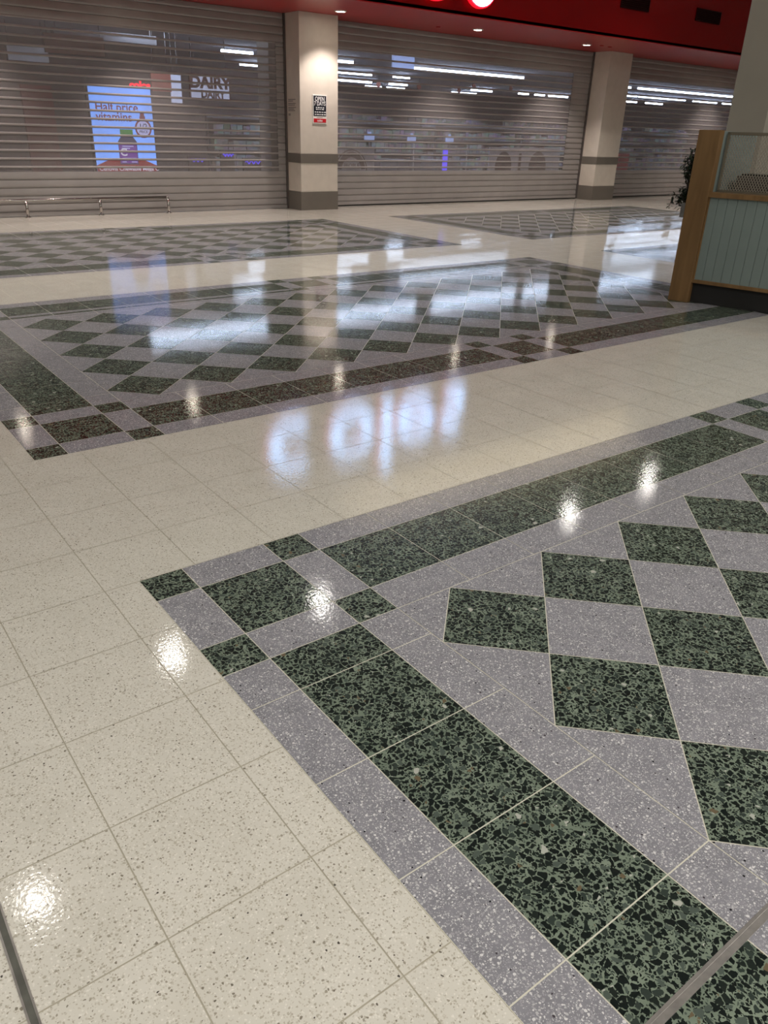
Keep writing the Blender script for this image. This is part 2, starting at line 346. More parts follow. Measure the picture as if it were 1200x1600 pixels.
def beige(u0_, u1_, v0_, v1_):
    us = [u0_]+[GU+k for k in range(-40, 100) if u0_+0.04 < GU+k < u1_-0.04]+[u1_]
    vs = [v0_]+[k for k in range(-60, 40) if v0_+0.04 < k < v1_-0.04]+[v1_]
    for i in range(len(us)-1):
        for j in range(len(vs)-1):
            tile([(us[i], vs[j]), (us[i+1], vs[j]), (us[i+1], vs[j+1]), (us[i], vs[j+1])], B, 0.0048)
    fl.poly([W(u, v, -0.002) for u, v in ((u0_, v1_), (u1_, v1_), (u1_, v0_), (u0_, v0_))], GB)
UL, UR = -28.0, 80.0
beige(UL, UR, -3.97, 0); beige(UL, UR, -19.1, -3.97-PS); beige(UL, UR, -36.35, -19.1-PS); beige(UL, UR, PS, 24)
for (va, vb) in ((0, PS), (-3.97-PS, -3.97), (-19.1-PS, -19.1)):
    e = UL
    for pu in PANELS_U: beige(e, pu, va, vb); e = pu+PU
    beige(e, UR, va, vb)
floor = struct(fl.build('floor', [M['green'], M['grey'], M['beige'], M['grout'], M['bgrout']]))
# expansion joints let into the floor: metal edge, rubber, metal edge
def joint(name, u0_, u1_, v0_, v1_, alongu):
    m = MB()
    if alongu:
        m.box(u0_, u1_, v0_, v0_+0.02, -0.02, 0.006, 0); m.box(u0_, u1_, v0_+0.02, v1_-0.02, -0.02, 0.003, 1); m.box(u0_, u1_, v1_-0.02, v1_, -0.02, 0.006, 0)
    else:
        m.box(u0_, u0_+0.012, v0_, v1_, -0.02, 0.006, 0); m.box(u0_+0.012, u1_-0.012, v0_, v1_, -0.02, 0.003, 1); m.box(u1_-0.012, u1_, v0_, v1_, -0.02, 0.006, 0)
    return struct(m.build(name, [M['strip'], M['rubber'] if not alongu else M['strip']]))
joint('trim_1', -2.0, 60, 5.985, 6.048, True)
joint('trim_2', -2.165, -2.105, -3.9, 20, False)

# ------------------------------------------------------------------ room shell
def shell(name, boxes, m):
    b = MB()
    for x in boxes: b.box(*x)
    return struct(b.build(name, m))
shell('wall_left', [(UL-1, UL, -36.35, 24, 0, 18)], M['wallc'])
shell('wall_right', [(UR, UR+1, -36.35, 24, 0, 18)], M['wallc'])
shell('wall_rear', [(UL, UR, 24, 25, 0, 18)], M['wallc'])
shell('ceiling', [(UL, UR, -29.6, 24, 17.6, 18)], M['ceil'])
shell('wall_front', [(UL, UR, -30.2, -29.6, 15.5, 18)], M['bulk'])
# red fascia with its soffit
b = MB(); b.box(UL, UR, -36.9, -29.4, 9.95, 10.15, 1); b.box(UL, UR, -29.75, -29.4, 10.0, 15.4, 0); b.box(UL, UR, -30.2, -29.0, 15.4, 15.5, 0)
fas = struct(b.build('trim_3', [M['red'], M['redsoff']]))
# two dark openings cut in the fascia
for i, (ua, ub) in enumerate(((42.95, 45.75), (50.85, 53.7))):
    g_ = MB(); z0, z1 = 11.57, 12.3
    t = thing('air_grille', ('dark air grille on the red fascia, nearer the illuminated sign' if i == 0 else
              'dark air grille on the red fascia, farther right above the right shutter'), 'vent', W((ua+ub)/2, -29.4, z0), 'air grilles on the red fascia')
    fr = MB(); f_ = 0.06
    fr.box(ua, ub, -29.4, -29.33, z0, z0+f_); fr.box(ua, ub, -29.4, -29.33, z1-f_, z1); fr.box(ua, ua+f_, -29.4, -29.33, z0, z1); fr.box(ub-f_, ub, -29.4, -29.33, z0, z1)
    fr.build('frame', M['dark'], t)
    sl = MB()
    sl.box(ua, ub, -29.4, -29.395, z0, z1)
    for k in range(6): zz = z0+0.1+k*0.1; sl.box(ua+f_, ub-f_, -29.395, -29.345, zz, zz+0.035)
    sl.build('louvre', M['dark'], t)
# shop shell behind the shutters
SU0, SU1, SV = -30.0, 140.0, -112.0
shell('floor', [(SU0, SU1, SV, -36.35, -0.3, -0.003)], M['sfloor'])
shell('ceiling', [(SU0, SU1, SV, -36.9, 10.6, 10.9)], M['sceil'])
shell('wall_left', [(SU0-1, SU0, SV, -36.9, 0, 11)], M['swall'])
shell('wall_right', [(SU1, SU1+1, SV, -36.9, 0, 11)], M['swall'])
shell('wall_rear', [(SU0, SU1, SV-1, SV, 0, 11)], M['swall'])
shell('wall_front', [(SU0, -3.1, -36.9, -36.2, 0, 10.0), (75.4, SU1, -36.9, -36.2, 0, 10.6), (UL, 75.4, -37.0, -36.8, 9.9, 10.6)], M['wallc'])

# ------------------------------------------------------------------ pillars
PL = [('square cream pillar carrying the black opening hours sign', -99), ]
def pillar(uc, label):
    t = thing('shopfront_pillar', label, 'pillar', W(uc, -36.2, 0), 'cream pillars between the shutters')
    h_ = 1.27; va, vb = -37.2, -34.75
    s = MB(); s.box(uc-h_, uc+h_, va, vb, 1.0, 2.54); s.box(uc-h_, uc+h_, va, vb, 3.03, 9.95); s.build('shaft', M['pillar'], t, bevel=0.006)
    k = MB(); k.box(uc-h_-0.02, uc+h_+0.02, va-0.02, vb+0.02, 0.0, 1.0); k.build('skirting', M['band'], t, bevel=0.004)
    k = MB(); k.box(uc-h_-0.03, uc+h_+0.03, va-0.02, vb+0.03, 2.54, 3.03); k.build('bumper_band', M['band'], t, bevel=0.006)
    return t
pillar(-1.85, 'square cream pillar with brown bands beyond the left end of the trolley rail')
pillar(24.5, 'square cream pillar with brown bands carrying the black opening hours sign')
pillar(50.55, 'square cream pillar with brown bands between the middle and right shutters')
pillar(76.6, 'square cream pillar with brown bands at the far right shutter end')

# opening hours sign on the left pillar
V1 = -34.75
t = thing('opening_hours_sign', 'black and white OPEN 7 DAYS sign with a red strip on the cream pillar', 'sign', W(24.5, V1, 4.6))
s = MB(); s.box(24.04, 24.98, V1+0.0, V1+0.05, 4.6, 6.06); s.build('backing_board', M['white'], t, bevel=0.004)
s = MB(); s.box(24.09, 24.93, V1+0.05, V1+0.06, 4.99, 6.01); s.build('black_panel', M['signblack'], t)
s = MB(); s.box(24.09, 24.93, V1+0.05, V1+0.06, 4.66, 4.86); s.build('red_strip', M['signred'], t)
YF = lambda v: -v*T
text('lettering', 'OPEN', 0.105, (24.5*T, YF(V1+0.065), 5.84*T), M['txt'], t, 0.82, 0.001, bold=0.0015)
text('lettering', '7 DAYS', 0.105, (24.5*T, YF(V1+0.065), 5.61*T), M['txt'], t, 0.78, 0.001, bold=0.0015)
text('lettering', 'coles', 0.06, (24.5*T, YF(V1+0.065), 4.76*T), M['txt'], t, 1.0, 0.001, bold=0.001)
random.seed(3)
for row, z in enumerate((5.42, 5.33, 5.19, 5.07)):
    s = MB(); x = 24.24 if row < 2 else 24.16
    while x < (24.74 if row < 2 else 24.84):
        wd = random.uniform(0.07, 0.15); s.box(x, x+wd, V1+0.06, V1+0.064, z-0.028, z+0.022); x += wd+0.045
    s.build('small_print', M['txt'], t)
s = MB(); s.box(24.3, 24.7, V1+0.05, V1+0.054, 4.905, 4.93); s.build('small_print', M['print_'], t)
# printed notice on the left face of the same pillar
s = MB(); u_ = 24.5-1.27
for z, l in ((5.78, 0.78), (5.70, 0.5), (5.58, 0.8), (5.50, 0.7), (5.38, 0.82), (5.30, 0.6), (5.22, 0.72), (5.05, 0.22), (4.99, 0.22)):
    s.box(u_-0.012, u_, -36.0, -36.0+l, z-0.02, z+0.02)
tag(s.build('printed_notice', M['print_'], origin=W(u_, -36, 5.0)), 'small grey printed notice on the left face of the pillar with the hours sign', 'notice')

# ------------------------------------------------------------------ roller shutters
SVV = -36.3
def shutter(ua, ub, label, m0, m1, gap, zv0=2.05, zv1=8.55, barh=0.105):
    t = thing('roller_shutter', label, 'shutter', W((ua+ub)/2, SVV, 0), 'roller shutters across the shopfront')
    P_ = 0.37
    def slats(z0, z1, x0, x1, mb, depth=0.02):
        z = z0
        while z < z1-0.02:
            ze = min(z+P_, z1)
            pr = [(0.0, -0.03), (0.012, depth*0.6), (0.10, depth), ((ze-z)*0.6, depth*0.96), (ze-z-0.02, depth*0.55), (ze-z-0.013, -0.03)]
            for k in range(len(pr)-1):
                (h0, d0), (h1, d1) = pr[k], pr[k+1]
                mb.poly([W(x0, SVV+d0, z+h0), W(x1, SVV+d0, z+h0), W(x1, SVV+d1, z+h1), W(x0, SVV+d1, z+h1)], 0, 0 < k < 3)
            z += P_
        mb.poly([W(x0, SVV-0.03, z0), W(x1, SVV-0.03, z0), W(x1, SVV-0.03, z1), W(x0, SVV-0.03, z1)])
    s = MB(); slats(gap+0.18, zv0, ua, ub, s); s.build('lower_slats', M['slat'], t)
    s = MB(); slats(zv1, 9.95, ua, ub, s); s.build('upper_slats', M['slat'], t)
    if m0 > 0 or m1 > 0:
        for xa, xb in ((ua, ua+m0), (ub-m1, ub)):
            s = MB(); slats(zv0, zv1, xa, xb, s); s.build('side_slats', M['slat'], t)
    x0, x1 = ua+m0, ub-m1
    s = MB(); z = zv0+0.15
    while z < zv1:
        pr = [(0, -0.03), (0.0, 0.0), (barh*0.2, 0.018), (barh*0.8, 0.018), (barh, 0.0), (barh, -0.03)]
        for k in range(len(pr)-1):
            (h0, d0), (h1, d1) = pr[k], pr[k+1]
            s.poly([W(x0, SVV+d0, z+h0), W(x1, SVV+d0, z+h0), W(x1, SVV+d1, z+h1), W(x0, SVV+d1, z+h1)], 0, 0 < k < 4)
        s.poly([W(x0, SVV-0.03, z), W(x1, SVV-0.03, z), W(x1, SVV-0.03, z+barh), W(x0, SVV-0.03, z+barh)])
        z += P_
    x = x0+4.0
    s.build('vision_slats', M['bar'], t)
    s = MB(); s.box(x0, x1, SVV-0.02, SVV-0.012, zv0, zv1); s.build('glazing', M['glaz'], t)
    s = MB(); s.box(ua, ub, SVV-0.06, SVV+0.06, gap, gap+0.18); s.build('bottom_bar', M['slat'], t)
    if gap > 0.03: s = MB(); s.box(ua, ub, SVV-0.03, SVV+0.03, 0.0, gap); s.build('gap_shade_strip', M['black'], t)  # black strip stands in for the shade in the gap at the floor
    for x in (ua, ub):
        s = MB(); s.box(x-0.07, x+0.07, SVV-0.2, SVV+0.14, 0, 9.95); s.build('guide_rail', M['guide'], t)
    return t
shutter(-0.58, 23.2, 'left roller shutter behind the trolley rail with a blue advert screen showing through', 0.4, 0.55, 0.02)
shutter(25.8, 49.25, 'middle roller shutter between the two cream pillars', 0.15, 1.9, 0.09, barh=0.10)
shutter(51.85, 75.3, 'right roller shutter partly hidden by the oak kiosk', 0.3, 0.4, 0.10, barh=0.10)

# ------------------------------------------------------------------ trolley rail
t = thing('trolley_rail', 'low stainless steel rail on short posts in front of the left shutter', 'rail', W(8, -35.75, 0))
VR = -35.75; R_ = 0.062*T
s = MB(); s.cyl(W(1.0, VR, 0.80), W(15.36, VR, 0.80), R_*1.1, 16)
pts = [W(15.36+0.1*math.sin(q), VR, 0.80-0.1+0.1*math.cos(q)) for q in [math.pi/2*k/6 for k in range(7)]]
for k in range(6): s.cyl(pts[k], pts[k+1], R_*1.1, 16, cap=False)
s.build('top_rail', M['steel'], t)
for u_ in (1.2, 4.6, 8.2, 11.8, 15.46):
    s = MB(); s.cyl(W(u_, VR, 0.04), W(u_, VR, 0.72 if u_ > 15 else 0.76), R_*1.1, 16); p = s.build('post', M['steel'], t)
    s = MB(); s.cyl(W(u_, VR, 0.0), W(u_, VR, 0.05), R_*2.4, 20, r2=R_*1.8); s.build('flange', M['steel'], p)

# ------------------------------------------------------------------ illuminated sign on the fascia
sg = thing('illuminated_sign', 'large lit shop name letters with red glowing rims on the red fascia', 'sign', W(25, -29.4, 10.4))
VS = -29.4
def strip(name, path, wd, face=True, closed=False):
    def ring(wd_, v0_, v1_, mb):
        n = len(path); Lp = []; Rp = []
        for i in range(n):
            if closed: a = Vector(path[i-1]); c = Vector(path[(i+1) % n])
            else: a = Vector(path[max(i-1, 0)]); c = Vector(path[min(i+1, n-1)])
            d = (c-a).normalized(); nn = Vector((-d.y, d.x)); p = Vector(path[i]); Lp.append(p+nn*wd_/2); Rp.append(p-nn*wd_/2)
        for i in range(n if closed else n-1):
            j = (i+1) % n
            for v in (v0_, v1_): mb.poly([W(Lp[i].x, v, Lp[i].y), W(Lp[j].x, v, Lp[j].y), W(Rp[j].x, v, Rp[j].y), W(Rp[i].x, v, Rp[i].y)])
            for Q in (Lp, Rp): mb.poly([W(Q[i].x, v0_, Q[i].y), W(Q[j].x, v0_, Q[j].y), W(Q[j].x, v1_, Q[j].y), W(Q[i].x, v1_, Q[i].y)])
        if not closed:
            for i in (0, n-1): mb.poly([W(Lp[i].x, v0_, Lp[i].y), W(Rp[i].x, v0_, Rp[i].y), W(Rp[i].x, v1_, Rp[i].y), W(Lp[i].x, v1_, Lp[i].y)])
    b = MB(); ring(wd+0.16, VS+0.10, VS+0.34, b); o = b.build('letter', M['halo'], sg); o['label'] = name+' with red glowing rim'
    f = MB(); ring(wd, VS+0.35, VS+0.39, f); g = f.build('letter_face', M['face'], o); g['label'] = 'pale blue lit face'
def arc(cx, cz, r, a0, a1, n=28): return [(cx+r*math.cos(math.radians(a0+(a1-a0)*i/n)), cz+r*math.sin(math.radians(a0+(a1-a0)*i/n))) for i in range(n+1)]
SW = 0.82; rr_ = 1.24; zc = 10.42+rr_+SW/2
strip('letter c', arc(18.95, zc, rr_, 48, 312), SW)
strip('letter o', arc(23.05, zc, rr_, 0, 360, 36)[:-1], SW, closed=True)
strip('letter l', [(25.65, 10.5), (25.65, 15.1)], SW)
strip('letter e', [(26.65+0.3, zc), (29.25, zc)] + arc(28.0, zc, rr_, 4, 318, 32), SW*0.86)
strip('letter s', arc(31.1, zc+0.66, 0.64, 25, 255, 16) + arc(31.1, zc-0.64, 0.66, 75, -155, 16), SW*0.84)

# ------------------------------------------------------------------ lamps
def downlight(uu, vv, z, label, m, r=0.26, group=None, nm='ceiling_downlight'):
    t = thing(nm, label, 'light', W(uu, vv, z), group)
    s = MB(); n = 24
    for i in range(n):
        a0, a1 = 2*math.pi*i/n, 2*math.pi*(i+1)/n
        def q(rad, dz, a): return W(uu+rad*math.cos(a), vv+rad*math.sin(a), z+dz)
        s.poly([q(r*1.3, -0.03, a0), q(r*1.3, -0.03, a1), q(r, -0.05, a1), q(r, -0.05, a0)], 0, True)
        s.poly([q(r*1.3, 0, a0), q(r*1.3, 0, a1), q(r*1.3, -0.03, a1), q(r*1.3, -0.03, a0)], 0, True)
        s.poly([q(r, -0.05, a0), q(r, -0.05, a1), q(r*0.98, 0.0, a1), q(r*0.98, 0.0, a0)], 0, True)
    s.build('trim_ring', M['white'], t)
    s = MB(); s.cyl(W(uu, vv, z-0.001), W(uu, vv, z-0.03), r*0.96*T, 24); s.build('lamp', m, t)
    return t
for i, (a, b_) in enumerate(SOFFIT):
    nb = ['at the far left end', 'second from the left end', 'above the screen advert', 'beside the pillar with the hours sign', 'in front of the middle shutter',
          'beside the two flat sensor discs', 'above the right half of the right shutter', 'at the far right end'][i]
    downlight(a, b_, 9.95, 'round warm downlight in the red soffit '+nb, M['soffl'], 0.25, 'soffit downlights', 'soffit_downlight')
for i, (a, b_) in enumerate(CEIL_LAMPS):
    o = downlight(a, b_, 17.6, 'round ceiling downlight %s' % ['whose glint lies in the beige floor beside the near panel corner','whose glint lies on the near panel corner block','whose glint lies on the near green border, left of two','whose glint lies on the near green border, right of two','nearest the viewer, its glint at the lower left of the floor','farthest right along the mall','farthest left along the mall'][i], M['lamp'] if b_ < -20 else M['lampsoft'], 0.42, 'mall ceiling downlights')
# small sensor discs on the soffit
for (uu, vv, lb) in ((45.9, -32.9, 'right beside the downlight at that pillar'), (46.9, -33.0, 'nearest the top of the right pillar'), (32.43, -34.07, 'left of the middle downlight')):
    s = MB(); s.cyl(W(uu, vv, 9.95), W(uu, vv, 9.90), 0.16*T, 18, r2=0.12*T)
    tag(s.build('ceiling_sensor', M['redsoff'], origin=W(uu, vv, 9.95)), 'flat disc sensor on the red soffit '+lb, 'sensor', 'soffit sensors')

# ------------------------------------------------------------------ shop interior
def ibox(name, label, cat, bx, m, group=None):
    if bx[4] > 3 and bx[5] < 10.6:
        t = thing(name, label, cat, W((bx[0]+bx[1])/2, (bx[2]+bx[3])/2, bx[4]), group)
        s = MB(); s.box(*bx); s.build('board', m, t)
        for x in (bx[0]+0.2, bx[1]-0.2):
            s = MB(); s.cyl(W(x, (bx[2]+bx[3])/2, bx[5]), W(x, (bx[2]+bx[3])/2, 10.6), 0.02*T, 6); s.build('hanging_rod', M['gond'], t)
        return t
    s = MB(); s.box(*bx); return tag(s.build(name, m, origin=W((bx[0]+bx[1])/2, (bx[2]+bx[3])/2, bx[4])), label, cat, group)
ROWS = {-37.8: [(2, 21), (28, 47), (54, 73)], -49.2: [(18.8, 29.4), (31.0, 44.0), (46.2, 57.0), (58.5, 80)], -64.3: [(33.3, 36.4), (36.9, 47.3), (54.2, 70.9), (86.5, 90.4), (92.0, 109.2), (109.6, 116)],  # row just inside the shutters is added, out of sight, to light the boards
        -77.6: [(42.0, 45.8), (53.5, 59.2), (62.4, 64.9), (104, 109.5), (110.1, 119.9), (120.2, 122.1), (124.4, 131.2), (133, 136)],
        -90.8: [(52.0, 53.2), (60, 68.8), (71.8, 75.0), (87.2, 91.5), (97.3, 99.5), (101, 103.2), (104.2, 108.8), (122.3, 127.1), (129.7, 134.7)],
        -99.8: [(48.3, 52.7), (74.2, 77.2), (78.2, 81.6), (91.3, 96.6)]}
nt = 0
WORDS = {-37.8: 'added fill row', -49.2: 'nearest row', -64.3: 'second row', -77.6: 'third row', -90.8: 'fourth row', -99.8: 'farthest row'}
for v, segs in ROWS.items():
    for (a, b_) in segs:
        behind = 'left shutter' if (a+2.25)/(7.1-v)*43.4-2.25 < 24 else ('middle shutter' if (a+2.25)/(7.1-v)*43.4-2.25 < 50 else 'right shutter')
        t = thing('fluorescent_light', 'white tube light in the %s of the shop ceiling behind the %s' % (WORDS[v], behind), 'light', W((a+b_)/2, v, 10.2), 'shop tube lights %s %s' % (WORDS[v], behind))
        wd = 0.30 if v == -49.2 else 0.16
        s = MB(); s.box(a, b_, v-wd, v+wd, 10.30, 10.45); s.build('housing', M['white'], t)
        s = MB(); n = max(1, round((b_-a)/4)); L_ = (b_-a)/n
        for k in range(n): s.box(a+k*L_+0.03, a+(k+1)*L_-0.03, v-wd*0.8, v+wd*0.8, 10.10, 10.30)
        s.build('tube', M['tubefill'] if v > -40 else M['tube'], t)
        for x in (a+0.3, b_-0.3):
            s = MB(); s.cyl(W(x, v, 10.45), W(x, v, 10.6), 0.02*T, 8); s.build('hanger', M['white'], t)
# advert screen on a stand
VK = -37.0; t = thing('advert_screen', 'tall blue advert screen for half price vitamins behind the left shutter', 'screen', W(13.95, VK-0.15, 0))
YK = YF(VK)
s = MB(); s.box(12.2, 15.6, VK-0.35, VK-0.02, 0.1, 6.0); s.build('housing', M['black'], t, bevel=0.01)
s = MB(); s.box(12.6, 15.2, VK-0.6, VK+0.1, 0, 0.1); s.build('foot', M['black'], t)
s = MB(); s.box(12.28, 15.52, VK-0.02, VK, 1.3, 5.92); dsp = s.build('display', M['screen'], t)
s = MB(); s.box(12.28, 15.52, VK, VK+0.006, 1.3, 2.30)
s.poly([W(12.28, VK+0.006, 2.30), W(15.52, VK+0.006, 2.30), W(14.9, VK+0.006, 2.55), W(12.9, VK+0.006, 2.55)]); s.build('table_picture', M['screenred'], dsp)
Yt = YF(VK+0.012)
text('headline', 'Half price', 0.20, (12.52*T, Yt, 5.02*T), M['scrmaroon'], dsp, 1.0, 0.001, align='LEFT', bold=0.003)
text('headline', 'vitamins', 0.20, (12.52*T, Yt, 4.57*T), M['scrmaroon'], dsp, 1.0, 0.001, align='LEFT', bold=0.003)
text('caption', 'Cenovis Chewable Mega C', 0.098, (14.0*T, Yt, 2.14*T), M['scrwhite'], dsp, 1.05, 0.001, bold=0.002)
def disc(mb, cx, cz, r0_, r1_, v, n=28):
    for i in range(n):
        a0, a1 = 2*math.pi*i/n, 2*math.pi*(i+1)/n
        if r0_ <= 0: mb.poly([W(cx, v, cz), W(cx+r1_*math.cos(a0), v, cz+r1_*math.sin(a0)), W(cx+r1_*math.cos(a1), v, cz+r1_*math.sin(a1))])
        else: mb.poly([W(cx+r0_*math.cos(a0), v, cz+r0_*math.sin(a0)), W(cx+r1_*math.cos(a0), v, cz+r1_*math.sin(a0)), W(cx+r1_*math.cos(a1), v, cz+r1_*math.sin(a1)), W(cx+r0_*math.cos(a1), v, cz+r0_*math.sin(a1))])
s = MB(); disc(s, 14.95, 4.08, 0.36, 0.45, VK+0.008)
s.box(14.8, 15.1, VK, VK+0.008, 4.5, 4.66); disc(s, 14.95, 4.72, 0.0, 0.12, VK+0.009); s.build('badge_ring', M['scrmaroon'], dsp)
s = MB(); disc(s, 14.95, 4.08, 0.0, 0.36, VK+0.006); s.build('badge_centre', M['scrpale'], dsp)
text('badge_number', '1/2', 0.125, (14.95*T, Yt, 4.17*T), M['scrdark'], dsp, 1.0, 0.001, bold=0.002)
text('badge_word', 'PRICE', 0.062, (14.95*T, Yt, 3.92*T), M['scrdark'], dsp, 1.0, 0.001, bold=0.001)
s = MB(); bc = 14.02
s.poly([W(x, VK+0.010, z) for x, z in ((bc-0.5, 2.35), (bc+0.5, 2.35), (bc+0.5, 3.45), (bc+0.28, 3.72), (bc-0.28, 3.72), (bc-0.5, 3.45))]); s.build('bottle_picture', M['scrdark'], dsp)
s = MB(); s.box(bc-0.34, bc+0.34, VK+0.0, VK+0.012, 3.72, 4.02); s.build('cap_picture', M['scrgreen'], dsp)
s = MB(); s.box(bc-0.47, bc+0.47, VK+0.0, VK+0.013, 2.4, 3.32); s.build('label_picture', M['scrpurple'], dsp)
text('label_letter', 'C', 0.17, ((bc-0.25)*T, YF(VK+0.02), 2.92*T), M['scrwhite'], dsp, 1.1, 0.001, bold=0.004)
s = MB()
for z, x0, x1 in ((3.2, -0.3, 0.3), (3.1, -0.34, 0.1), (2.62, -0.35, 0.38), (2.45, -0.38, -0.15), (2.45, 0.12, 0.42)): s.box(bc+x0, bc+x1, VK+0.013, VK+0.016, z, z+0.045)
s.build('label_print', M['scrpale'], dsp)
tg = text('lit_name', 'coles', 0.17, (15.05*T, YF(VK-0.15), 6.08*T), M['redglow'], t, 1.1, 0.01, bold=0.008)
tg['label'] = 'small glowing red shop name'

# low hoardings close behind the middle shutter
t = thing('promotion_board', 'pale board with a brown ring and the word PEOPLE behind the middle shutter', 'sign', W(29.5, -38.5, 0), 'pale boards low behind the middle shutter')
s = MB(); s.box(27.4, 31.2, -38.6, -38.5, 0, 3.36); s.build('board', M['lilac'], t)
def band(mb, cx, cz, r0_, r1_, a0, a1, v, n=30):
    for i in range(n):
        q0, q1 = math.radians(a0+(a1-a0)*i/n), math.radians(a0+(a1-a0)*(i+1)/n)
        mb.poly([W(cx+r*math.cos(q), v, cz+r*math.sin(q)) for r, q in ((r0_, q0), (r1_, q0), (r1_, q1), (r0_, q1))])
s = MB(); band(s, 29.35, 1.95, 0.78, 1.12, 5, 175, -38.49); band(s, 29.35, 1.95, 1.18, 1.26, 0, 180, -38.49); s.build('ring_print', M['brown'], t)
text('lettering', 'PEOPLE', 0.13, (29.35*T, YF(-38.48), 2.22*T), M['brown'], t, 1.0, 0.001, bold=0.002)
t = thing('promotion_board', 'long pale board with brown arch shapes low behind the right part of the middle shutter', 'sign', W(45.5, -38.5, 0), 'pale boards low behind the middle shutter')
s = MB(); s.box(41.7, 49.4, -38.6, -38.5, 0, 3.5); s.build('board', M['lilac'], t)
s = MB()
for cx, w_, h_ in ((43.2, 0.85, 1.35), (46.9, 0.95, 1.4)):
    n = 14; pts = [(cx-w_, 0.3), (cx+w_, 0.3)] + [(cx+w_*math.cos(math.pi*i/n), 2.2+h_*0.75*math.sin(math.pi*i/n)) for i in range(n+1)]
    s.poly([W(x, -38.49, z) for x, z in pts])
s.box(44.8, 45.05, -38.5, -38.49, 0.3, 3.1); s.build('arch_print', M['brown'], t)
for u_, wh in ((34.45, 'nearer the PEOPLE board'), (39.35, 'beside the violet neon')):
    s = MB(); s.cyl(W(u_, -38.4, 0), W(u_, -38.4, 3.75), 0.035*T, 10)
    tag(s.build('gate_post', M['txt'], origin=W(u_, -38.4, 0)), 'thin white post inside the shop behind the middle shutter, '+wh, 'post', 'white gate posts')
ibox('neon_strip', 'upright violet neon strip behind the middle shutter', 'light', (38.55, 38.95, -40.1, -40.0, 0.0, 3.3), M['violet'])
def squiggle(name, uc, z, wd, label, m):
    s = MB(); n = 20
    for i in range(n):
        x0 = uc-wd/2+wd*i/n; x1 = x0+wd/n; z0 = z+0.09*math.sin(i*1.1); z1 = z+0.09*math.sin((i+1)*1.1)
        s.cyl(W(x0, -40, z0), W(x1, -40, z1), 0.028*T, 6)
    t = thing(name, label, 'light', W(uc, -40.1, 0), 'violet neon signs behind the left shutter'); s.build('neon_tube', m, t)
    s = MB(); s.box(uc-wd/2-0.1, uc+wd/2+0.1, -40.25, -40.1, 0, z+0.25); s.build('stand_panel', M['guide'], t)
    return t
squiggle('neon_sign', 23.0, 2.35, 1.1, 'violet neon squiggle low behind the right end of the left shutter', M['violet'])
squiggle('neon_sign', 21.3, 2.75, 0.7, 'short violet neon squiggle between two others behind the left shutter', M['violet'])
squiggle('neon_sign', 19.3, 2.45, 0.9, 'violet neon squiggle low behind the left shutter, nearest the advert screen', M['violet'])
for i, (a, b_) in enumerate(((35.1, 35.9), (39.2, 39.9), (43.1, 43.8))):
    wh = ['left', 'middle', 'right'][i]
    t = thing('checkout', 'checkout with a pale blue lit box behind the middle shutter, %s of three' % wh, 'checkout', W((a+b_)/2, -45, 0), 'checkouts behind the middle shutter')
    s = MB(); s.box(a-0.8, b_+0.8, -49, -45.2, 0, 2.3); s.build('counter', M['gond'], t)
    s = MB(); s.cyl(W((a+b_)/2, -45.05, 0), W((a+b_)/2, -45.05, 3.7), 0.05*T, 8); s.build('pole', M['gond'], t)
    s = MB(); s.box(a, b_, -45.15, -44.95, 3.7, 4.05); s.box(a+0.25, b_-0.25, -45.1, -45.0, 4.05, 4.25); s.build('number_box', M['panelblue'], t)
ibox('lightbox', 'pale blue lit box hanging high behind the left part of the middle shutter', 'sign', (45.1, 47.5, -55.2, -55, 9.3, 10.5), M['panelblue'])
# brown partition and its neighbours behind the left shutter
shell('wall_rear', [(5.0, 41.3, -72.4, -72.0, 0, 9.2)], M['swall'])
t = thing('aisle_sign', 'pale lit aisle sign with bold brown lettering hanging behind the left shutter', 'sign', W(30.0, -60, 6.3))
s = MB(); s.box(28.3, 31.7, -60.1, -60.02, 6.3, 8.0); s.build('light_panel', M['palewhite'], t)
s = MB(); s.box(28.2, 31.8, -60.2, -60.1, 6.2, 8.1); s.build('board', M['brownb'], t)
text('lettering', 'DAIRY', 0.42, (30.0*T, YF(-60.0), 7.45*T), M['brownb'], t, 1.05, 0.004, bold=0.02)
text('lettering', 'DAIRY', 0.26, (30.2*T, YF(-60.0), 6.6*T), M['brownb'], t, 1.0, 0.004, bold=0.012)
for x in (28.5, 31.5):
    s = MB(); s.cyl(W(x, -60.15, 8.1), W(x, -60.15, 10.6), 0.03*T, 6); s.build('hanging_rod', M['gond'], t)
ibox('hanging_board', 'coral hanging board left of the pale strip behind the left shutter', 'sign', (20.9, 22.3, -50.1, -50, 6.3, 7.5), M['coral'])
ibox('lit_strip', 'upright pale lit strip beside the coral board behind the left shutter', 'light', (23.1, 23.9, -52.1, -52, 5.7, 7.45), M['palewhite'])
ibox('maroon_board', 'upright maroon board left of the advert screen behind the left shutter', 'sign', (9.6, 11.1, -39.2, -39, 0.0, 5.9), M['wallred'])
ibox('bulkhead_box', 'grey services box below the shop ceiling behind the far left shutter', 'duct', (14.5, 17.3, -60.6, -60, 8.1, 9.0), M['lilac'])
ibox('ceiling_raft', 'grey hanging ceiling raft behind the top of the left shutter', 'panel', (14.9, 21.5, -50.6, -50, 9.0, 9.5), M['gond'])
ibox('timber_board', 'orange brown timber board hanging high behind the left shutter', 'panel', (13.4, 16.9, -47.2, -47, 7.9, 8.9), M['brownb'])
ibox('inner_column', 'cream column inside the shop at the right end of the left shutter', 'column', (22.75, 23.9, -38.6, -37.3, 0, 10.6), M['pillar'])
ibox('red_stand', 'red display panel behind the lower left part of the right shutter', 'sign', (57.5, 58.8, -39.2, -39, 0, 3.2), M['signred'])
